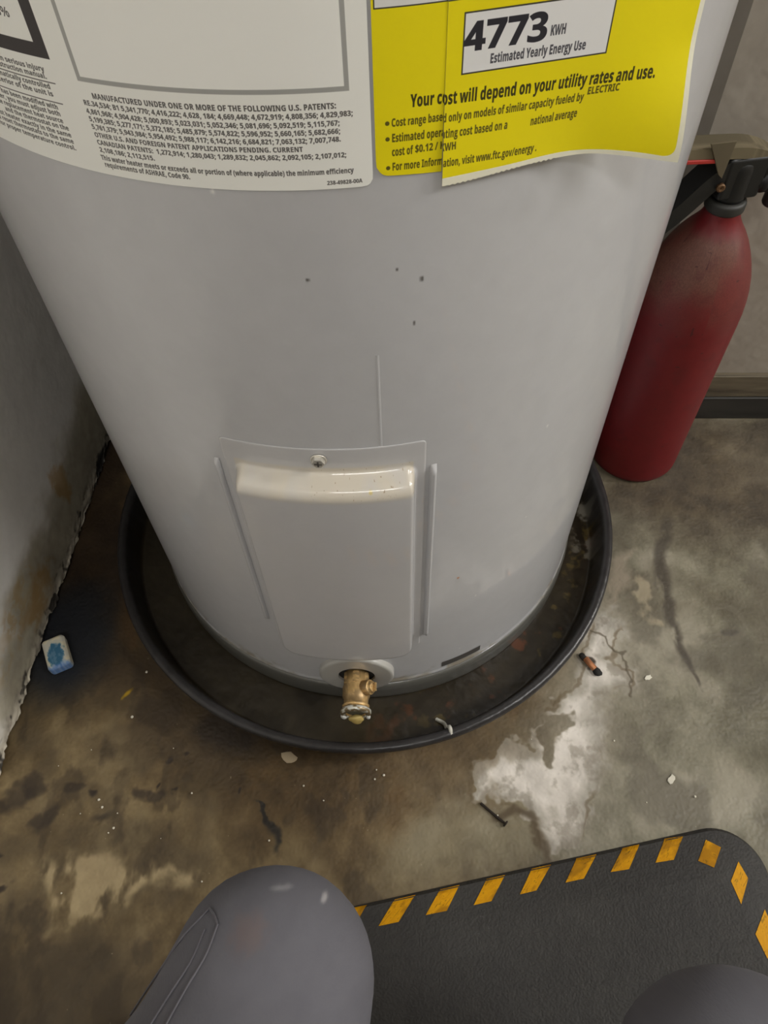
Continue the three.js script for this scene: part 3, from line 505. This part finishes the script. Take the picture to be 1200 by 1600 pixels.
// ------------------------------------------------------------------ anti-fatigue mat with hazard border
const MAT = { c: [.2767, -.1712], d: [.9870, -.1606] };        // point on the front edge and edge direction (9.3 degrees)
{
  const m = thing('floor_mat', 'black rubber floor mat with yellow hazard stripes along its edge', 'mat');
  const e = MAT.d, n = [-e[1], e[0]];                             // e along the front edge, n towards the viewer
  const P = (s, t) => [MAT.c[0] + e[0] * s + n[0] * t, MAT.c[1] + e[1] * s + n[1] * t];   // s from the measured point, t inwards
  const S0 = -.42, S1 = .0905, T1 = .60, RR = .048;
  const outline = (inset) => { const pts = [], x0 = S0 + inset, x1 = S1 - inset, y0 = inset, y1 = T1 - inset, r = RR - Math.min(inset, RR - .006);
    for (const [cx, cy, a] of [[x1 - r, y0 + r, -90], [x1 - r, y1 - r, 0], [x0 + r, y1 - r, 90], [x0 + r, y0 + r, 180]]) for (let k = 0; k <= 14; k++) { const q = (a + k * 90 / 14) * Math.PI / 180; pts.push(P(cx + r * Math.cos(q), cy + r * Math.sin(q))); } return pts; };
  const yAt = (t) => t < .004 ? mix(.0012, .0070, t / .004) : t < .034 ? mix(.0070, .0105, (t - .004) / .030) : t < .045 ? mix(.0105, .0115, (t - .034) / .011) : .0115;
  const rings = [[0, 0], [0, .0012], [.004, .0070], [.034, .0105], [.045, .0115]].map(([i, y]) => [outline(i), y]);
  const pos = [], uv = [], ix = [], N = rings[0][0].length;
  rings.forEach(([o, y]) => o.forEach((q) => { pos.push(q[0], y, q[1]); uv.push(q[0] * 3, q[1] * 3); }));
  for (let k = 0; k < rings.length - 1; k++) for (let i = 0; i < N; i++) { const a = k * N + i, b = k * N + (i + 1) % N; ix.push(a, a + N, b, b, a + N, b + N); }
  const last = (rings.length - 1) * N, cc = P((S0 + S1) / 2, T1 / 2); pos.push(cc[0], .0115, cc[1]); uv.push(cc[0] * 3, cc[1] * 3); for (let i = 0; i < N; i++) ix.push(last + i, pos.length / 3 - 1, last + (i + 1) % N);
  const g0 = new THREE.BufferGeometry(); g0.setAttribute('position', new THREE.Float32BufferAttribute(pos, 3)); g0.setAttribute('uv', new THREE.Float32BufferAttribute(uv, 2)); g0.setIndex(ix);
  const g = g0.toNonIndexed(); g.computeVertexNormals();
  const map = wrapTo(colourMap(1024, 1024, (u, v) => { const a = fbm(u * 7, v * 7, 4), b = fbm(u * 60, v * 60, 4), s = vn(u * 700, v * 700); const col = [45 + (a - .5) * 16 + (b - .5) * 10 + (s - .5) * 8, 43 + (a - .5) * 16 + (b - .5) * 10 + (s - .5) * 8, 40 + (a - .5) * 14 + (b - .5) * 10 + (s - .5) * 8]; if (vn(u * 90 + 4, v * 90) > .982) blend(col, [100, 100, 100], .4); return col; }), THREE.RepeatWrapping);
  const bump = wrapTo(greyMap(512, 512, (u, v) => vn(u * 256, v * 256) * .7 + fbm(u * 30, v * 30, 3) * .3), THREE.RepeatWrapping);
  part('rubber_sheet', g, std({ map, bumpMap: bump, bumpScale: .0006, roughness: .72 }), m);
  // measured stripe quads on the visible border, then regular ones along the rest
  const quads = [
    [[-.050, -.1165], [-.033, -.119], [-.048, -.096], [-.066, -.093]], [[-.005, -.1225], [.016, -.126], [-.002, -.102], [-.022, -.099]], [[.041, -.130], [.061, -.1335], [.046, -.110], [.025, -.107]], [[.089, -.138], [.108, -.141], [.091, -.117], [.073, -.114]], [[.136, -.146], [.156, -.149], [.137, -.125], [.120, -.122]], [[.183, -.154], [.204, -.157], [.186, -.134], [.167, -.131]], [[.232, -.162], [.250, -.165], [.233, -.141], [.214, -.139]], [[.277, -.1695], [.296, -.1705], [.280, -.148], [.261, -.146]],
    [[.318, -.1660], [.331, -.158], [.318, -.139], [.304, -.146]], [[.3445, -.144], [.3495, -.128], [.335, -.105], [.331, -.126]], [[.3575, -.100], [.3605, -.080], [.346, -.058], [.341, -.079]]];
  for (let k = 1; k < 8; k++) quads.push(quads[0].map(([a, b]) => [a - .0467 * k, b + .0076 * k]));
  for (let k = 1; k < 9; k++) quads.push(quads[10].map(([a, b]) => [a + .0076 * k, b + .0467 * k]));
  const inner = (q) => { const dx = q[0] - MAT.c[0], dz = q[1] - MAT.c[1]; return [dx * e[0] + dz * e[1], dx * n[0] + dz * n[1]]; };
  const sd = (s, t) => { const cx = (S0 + S1) / 2, cy = T1 / 2, qx = Math.abs(s - cx) - (S1 - S0) / 2 + RR, qy = Math.abs(t - cy) - T1 / 2 + RR; return -(Math.hypot(Math.max(qx, 0), Math.max(qy, 0)) + Math.min(Math.max(qx, qy), 0) - RR); };
  const yel = new THREE.MeshPhysicalMaterial({ specularIntensity: .35, map: wrapTo(colourMap(512, 512, (u, v) => { const a = fbm(u * 9, v * 9, 4), b = fbm(u * 50, v * 50, 4), sc = fbm(u * 90 + v * 20, v * 14, 3); const col = [200 + (b - .5) * 30, 142 + (b - .5) * 28, 6]; blend(col, [128, 86, 10], sm(.50, .72, a) * .55); blend(col, [60, 46, 20], sm(.68, .78, sc) * .35 + sm(.68, .77, b) * .35); return col; }), THREE.RepeatWrapping), roughness: .6 });
  for (const q of quads) {
    const st = q.map(inner); if (st.some((a) => a[0] < S0 + .06)) continue;
    part('hazard_stripe', grid(5, 8, (u, v) => {
      const s = mix(mix(st[0][0], st[1][0], u), mix(st[3][0], st[2][0], u), v), t = mix(mix(st[0][1], st[1][1], u), mix(st[3][1], st[2][1], u), v);
      let d = sd(s, t); let tt = t, ss = s; if (d < .0012) { d = .0012; }
      const w = P(ss, tt); return [w[0], yAt(Math.max(d, .0012)) + .0005, w[1]];
    }, (u, v) => [q[0][0] * 7 + u * .13, q[0][1] * 5 + v * .2]), Object.assign(yel, { side: THREE.DoubleSide }), m);
  }
}

// ------------------------------------------------------------------ person: crouching legs in grey work trousers
{
  const who = thing('person', 'crouching person seen from above, grey work trousers with seamed knee in the lower foreground', 'person');
  const V = (x, y, z) => new THREE.Vector3(x, y, z);
  const bones = [
    // left leg
    [V(-.079, .315, -.042), V(-.116, .355, .09), .057, .086], [V(-.116, .355, .09), V(-.080, .345, .42), .086, .108],
    [V(-.081, .305, -.032), V(-.145, .20, .085), .055, .062], [V(-.145, .20, .085), V(-.192, .10, .150), .064, .056],
    // right leg
    [V(.190, .300, .032), V(.197, .345, .16), .066, .088], [V(.197, .345, .16), V(.110, .345, .44), .088, .108],
    [V(.190, .295, .040), V(.230, .20, .125), .064, .062], [V(.230, .20, .125), V(.245, .10, .180), .062, .055],
    // hips and waist
    [V(-.07, .35, .44), V(.10, .35, .44), .112, .112], [V(.015, .38, .45), V(.015, .52, .42), .135, .140]];
  const cap = (p, [a, b, ra, rb]) => { const ab = b.clone().sub(a), t = clamp(p.clone().sub(a).dot(ab) / ab.lengthSq(), 0, 1); return p.distanceTo(a.clone().addScaledVector(ab, t)) - mix(ra, rb, t); };
  const smin = (a, b, k) => { const h = Math.max(k - Math.abs(a - b), 0) / k; return Math.min(a, b) - h * h * k * .25; };
  const body = (p) => {
    let d = 9; bones.forEach((bn, i) => { d = smin(d, cap(p, bn), i % 4 === 2 ? .03 : .045); });
    d += .0035 * (fbm(p.x * 14 + p.y * 9, p.z * 9 - p.y * 11, 3) - .5);
    return d;
  };
  const mesh = (fn, c, half, N) => {
    const mc = new MarchingCubes(N, new THREE.MeshStandardMaterial(), false, false, 200000); mc.isolation = 0; const f = mc.field, p = new THREE.Vector3();
    for (let k = 0; k < N; k++) for (let j = 0; j < N; j++) for (let i = 0; i < N; i++) { p.set(c.x + (i - N / 2) / (N / 2) * half, c.y + (j - N / 2) / (N / 2) * half, c.z + (k - N / 2) / (N / 2) * half); f[i + j * N + k * N * N] = -fn(p); }
    mc.update(); const q = new Float32Array(mc.count * 3); for (let i = 0; i < mc.count; i++) { q[i * 3] = mc.positionArray[i * 3] * half + c.x; q[i * 3 + 1] = mc.positionArray[i * 3 + 1] * half + c.y; q[i * 3 + 2] = mc.positionArray[i * 3 + 2] * half + c.z; }
    let g = new THREE.BufferGeometry(); g.setAttribute('position', new THREE.BufferAttribute(q, 3)); g = mergeVertices(g, 1e-5);
    // pull vertices on to the surface, take normals from the field
    const ps = g.attributes.position, nr = new Float32Array(ps.count * 3), uv = new Float32Array(ps.count * 2), h = .002;
    for (let i = 0; i < ps.count; i++) { p.fromBufferAttribute(ps, i); const w = V(fn(V(p.x + h, p.y, p.z)) - fn(V(p.x - h, p.y, p.z)), fn(V(p.x, p.y + h, p.z)) - fn(V(p.x, p.y - h, p.z)), fn(V(p.x, p.y, p.z + h)) - fn(V(p.x, p.y, p.z - h))).normalize(); nr.set([w.x, w.y, w.z], i * 3); uv.set([p.x, p.z - p.y * .35], i * 2); }
    g.setAttribute('normal', new THREE.BufferAttribute(nr, 3)); g.setAttribute('uv', new THREE.BufferAttribute(uv, 2)); return g;
  };
  const shade = (x, z) => { const n = fbm(x * 12, z * 12, 4), k = fbm(x * 90, z * 90, 3); const w = (n - .5) * 12 + (k - .5) * 8; const col = [94 + w, 93 + w, 99 + w]; return col; };
  const cloth = wrapTo(colourMap(1024, 1024, (u, v) => {
    const x = u - .5, z = v - .5, col = shade(x, z);
    const spot = (sx, sz, rx, rz, c, a) => blend(col, c, sm(1, .3, Math.hypot((x - sx) / rx, (z - sz) / rz) + (fbm(x * 300, z * 300, 2) - .5) * .5) * a);
    spot(-.070, -.206, .008, .0022, [180, 177, 176], .4); spot(-.045, -.198, .0026, .0034, [200, 196, 192], .6); spot(-.086, -.186, .014, .014, [116, 96, 90], .4);
    return col;
  }), THREE.ClampToEdgeWrapping); cloth.repeat.set(1, 1); cloth.offset.set(.5, .5);
  const weave = wrapTo(greyMap(512, 512, (u, v) => fbm(u * 128, v * 128, 3)), THREE.RepeatWrapping); weave.repeat.set(9, 9);
  const trMat = std({ map: cloth, bumpMap: weave, bumpScale: .00012, roughness: .9 });
  const tr = part('trousers', mesh(body, V(.05, .36, .22), .44, 110), trMat, who, 'grey work trousers');
  // stitched side seams over the left knee
  const drop = (x, z) => { let y = .6; const p = V(x, y, z); for (let k = 0; k < 60; k++) { p.y -= Math.max(body(p) * .7, .0002); if (body(p) < .0004) break; } return [x, p.y + .0003, z]; };
  const thread = std({ color: 0x5d5b60, roughness: .9 });
  for (const L of [[[-.105, -.062], [-.1085, -.046], [-.116, -.030], [-.123, -.008], [-.128, .02]], [[-.113, -.060], [-.1170, -.044], [-.126, -.026], [-.133, -.006], [-.137, .02]], [[-.105, -.062], [-.109, -.068], [-.113, -.072]], [[-.113, -.072], [-.128, -.058], [-.142, -.040], [-.152, -.020]]]) part('seam', tube(L.map(([x, z]) => drop(x, z)), .0007, 30, 5), thread, tr);
  for (const [fx, fz, s] of [[-.200, .145, -1], [.247, .175, 1]]) {
    const b = new THREE.Group(); b.name = 'boot'; who.add(b);
    const bf = (p) => { let d = cap(p, [V(fx, .12, fz + .004), V(fx, .06, fz), .040, .046]); d = smin(d, cap(p, [V(fx, .052, fz + .025), V(fx + s * .008, .045, fz - .10), .040, .038]), .03); d = smin(d, cap(p, [V(fx + s * .008, .045, fz - .10), V(fx + s * .010, .040, fz - .145), .042, .034]), .03); return Math.max(d, .014 - p.y); };
    part('upper', mesh(bf, V(fx, .10, fz - .05), .2, 56), std({ color: 0x2a2622, roughness: .6 }), b);
    const so = new THREE.Shape(); so.moveTo(-.036, .07); so.quadraticCurveTo(0, .095, .036, .07); so.lineTo(.034, .0); so.quadraticCurveTo(.058, -.08, .044, -.15); so.quadraticCurveTo(.008, -.215, -.036, -.15); so.quadraticCurveTo(-.052, -.08, -.034, 0); so.closePath();
    const sg = new THREE.ExtrudeGeometry(so, { depth: .014, bevelEnabled: true, bevelSize: .002, bevelThickness: .001, bevelSegments: 2, curveSegments: 20 }); sg.rotateX(Math.PI / 2);
    part('sole', at(sg, fx, .0155 + (s > 0 ? .0 : 0), fz), std({ color: 0x171614, roughness: .8 }), b);
    if (s > 0) b.position.y = .0117; else b.position.y = .0005;
  }
}

// ------------------------------------------------------------------ small things on the floor
{
  const b = thing('plastic_block', 'small chipped white block stained blue, lying by the left wall', 'block', [-.4005, 0, -.4035], .42);
  let g = new RoundedBoxGeometry(.027, .018, .043, 8, .005); const p = g.attributes.position, col = [];
  for (let i = 0; i < p.count; i++) { let x = p.getX(i), y = p.getY(i), z = p.getZ(i); const d = Math.hypot(x / .0095, (z - .004) / .014); if (y > .006) y -= .0055 * sm(1.05, .6, d); p.setXYZ(i, x + (vn(z * 400, y * 400) - .5) * .0012, y, z); }
  g = at(g, 0, .0093, 0); g.computeVertexNormals(); const uv = g.attributes.uv; for (let i = 0; i < p.count; i++) uv.setXY(i, p.getX(i) / .03 + .5, p.getZ(i) / .046 + .5);
  part('body', g, std({ map: colourMap(256, 256, (u, v) => { const n = fbm(u * 9, v * 9, 4), col = [214, 206, 178]; blend(col, [34, 92, 128], sm(.36, .26, Math.hypot((u - .5) * .95, (v - .58) * .9) + (n - .5) * .22) * .9); blend(col, [62, 104, 170], sm(.80, .95, v + (n - .5) * .2) * .8); blend(col, [170, 178, 190], sm(.4, .6, n) * .3); return col; }), roughness: .7 }), b);
}
{
  const c = thing('copper_scrap', 'small scrap of copper tube in a dark pit beside the pan', 'scrap', [.2365, 0, -.366], .5);
  part('tube', at(tube([[0, .004, -.008], [0, .0045, 0], [.001, .0035, .008]], .0036, 16, 12), 0, 0, 0), std({ color: 0xc98a63, roughness: .4, metalness: .8 }), c);
  part('burnt_end', at(lump(.0052, 3, .9, .75, 1.2), .0015, .0032, .0115), std({ color: 0x171411, roughness: .8 }), c, 'black burnt end');
  part('burnt_end', at(lump(.0042, 5, .9, .75, 1.3), -.001, .0030, -.0115), std({ color: 0x1c1712, roughness: .8 }), c, 'black burnt end');
}
{
  const n = thing('nail', 'dark rusty nail lying on the concrete near the white patch', 'nail', [.104, 0, -.2005], 0);
  const rust = std({ color: 0x2a2119, roughness: .8, metalness: .3 });
  part('shank', tube([[-.013, .0016, -.0125], [-.002, .0018, -.002], [.0095, .0019, .0085]], .0014, 16, 8), rust, n);
  part('head', at(lathe([[.0003, 0], [.0034, 0], [.0034, .0012], [.0003, .0016]], 20), .0105, .0030, .0094, 0, -.75, -1.5), rust, n);
}
function flake(name, label, x, z, r, turn, colour) {
  const g = new THREE.ExtrudeGeometry(new THREE.Shape(Array.from({ length: 11 }, (_, i) => { const a = i / 11 * 2 * Math.PI, k = r * (.55 + .6 * vn(i * 1.7 + x * 90, z * 70)); return new THREE.Vector2(k * 1.7 * Math.cos(a), k * Math.sin(a)); })), { depth: .0007, bevelEnabled: true, bevelSize: .0004, bevelThickness: .0003, bevelSegments: 1 });
  g.rotateX(-Math.PI / 2); const o = shadow(new THREE.Mesh(at(g, 0, .0004, 0), std({ color: colour, roughness: .7 }))); o.name = named(name); o.position.set(x, 0, z); o.rotation.y = turn; o.userData = { label, category: 'flake' }; scene.add(o);
}
flake('paint_flake', 'pale paint flake against the front of the black pan', -.116, -.2700, .0062, -.35, 0xb9a78a);
flake('paint_flake', 'small pale flake on the concrete right of the copper scrap', .3022, -.3472, .0026, .4, 0xd6d2c2);
flake('paint_flake', 'tiny white flake right of the white patch above the mat', .3005, -.230, .0034, .9, 0xc9c4b4);
{
  const spots = [[-.301, -.325], [-.323, -.233], [-.318, -.225], [-.222, -.236], [-.302, -.203], [-.100, -.239], [-.202, -.147], [-.135, -.184], [-.292, -.380], [.321, -.211], [-.022, -.243], [-.020, -.253], [-.012, -.247]];
  const gs = spots.map(([x, z], i) => at(lump(.0009 + .0008 * rnd(), i, 1, .8, 1, 1), x, .0009, z));
  for (let k = 0; k < 24; k++) { const x = -.40 + .85 * rnd(), z = -.34 + .26 * rnd(); if (Math.hypot(x - panC[0], z - panC[1]) < .325 || (x > -.16 && z > -.19)) continue; gs.push(at(lump(.0005 + .0007 * rnd(), k + 20, 1, .8, 1, 1), x, .0006, z)); }
  const o = shadow(new THREE.Mesh(mergeGeometries(gs), std({ color: 0xcfc9b8, roughness: .7 }))); o.name = 'grit'; o.userData = { kind: 'stuff', label: 'scattered pale grit and paint crumbs on the concrete floor', category: 'grit' }; scene.add(o);
}
renderer.render(scene, camera);
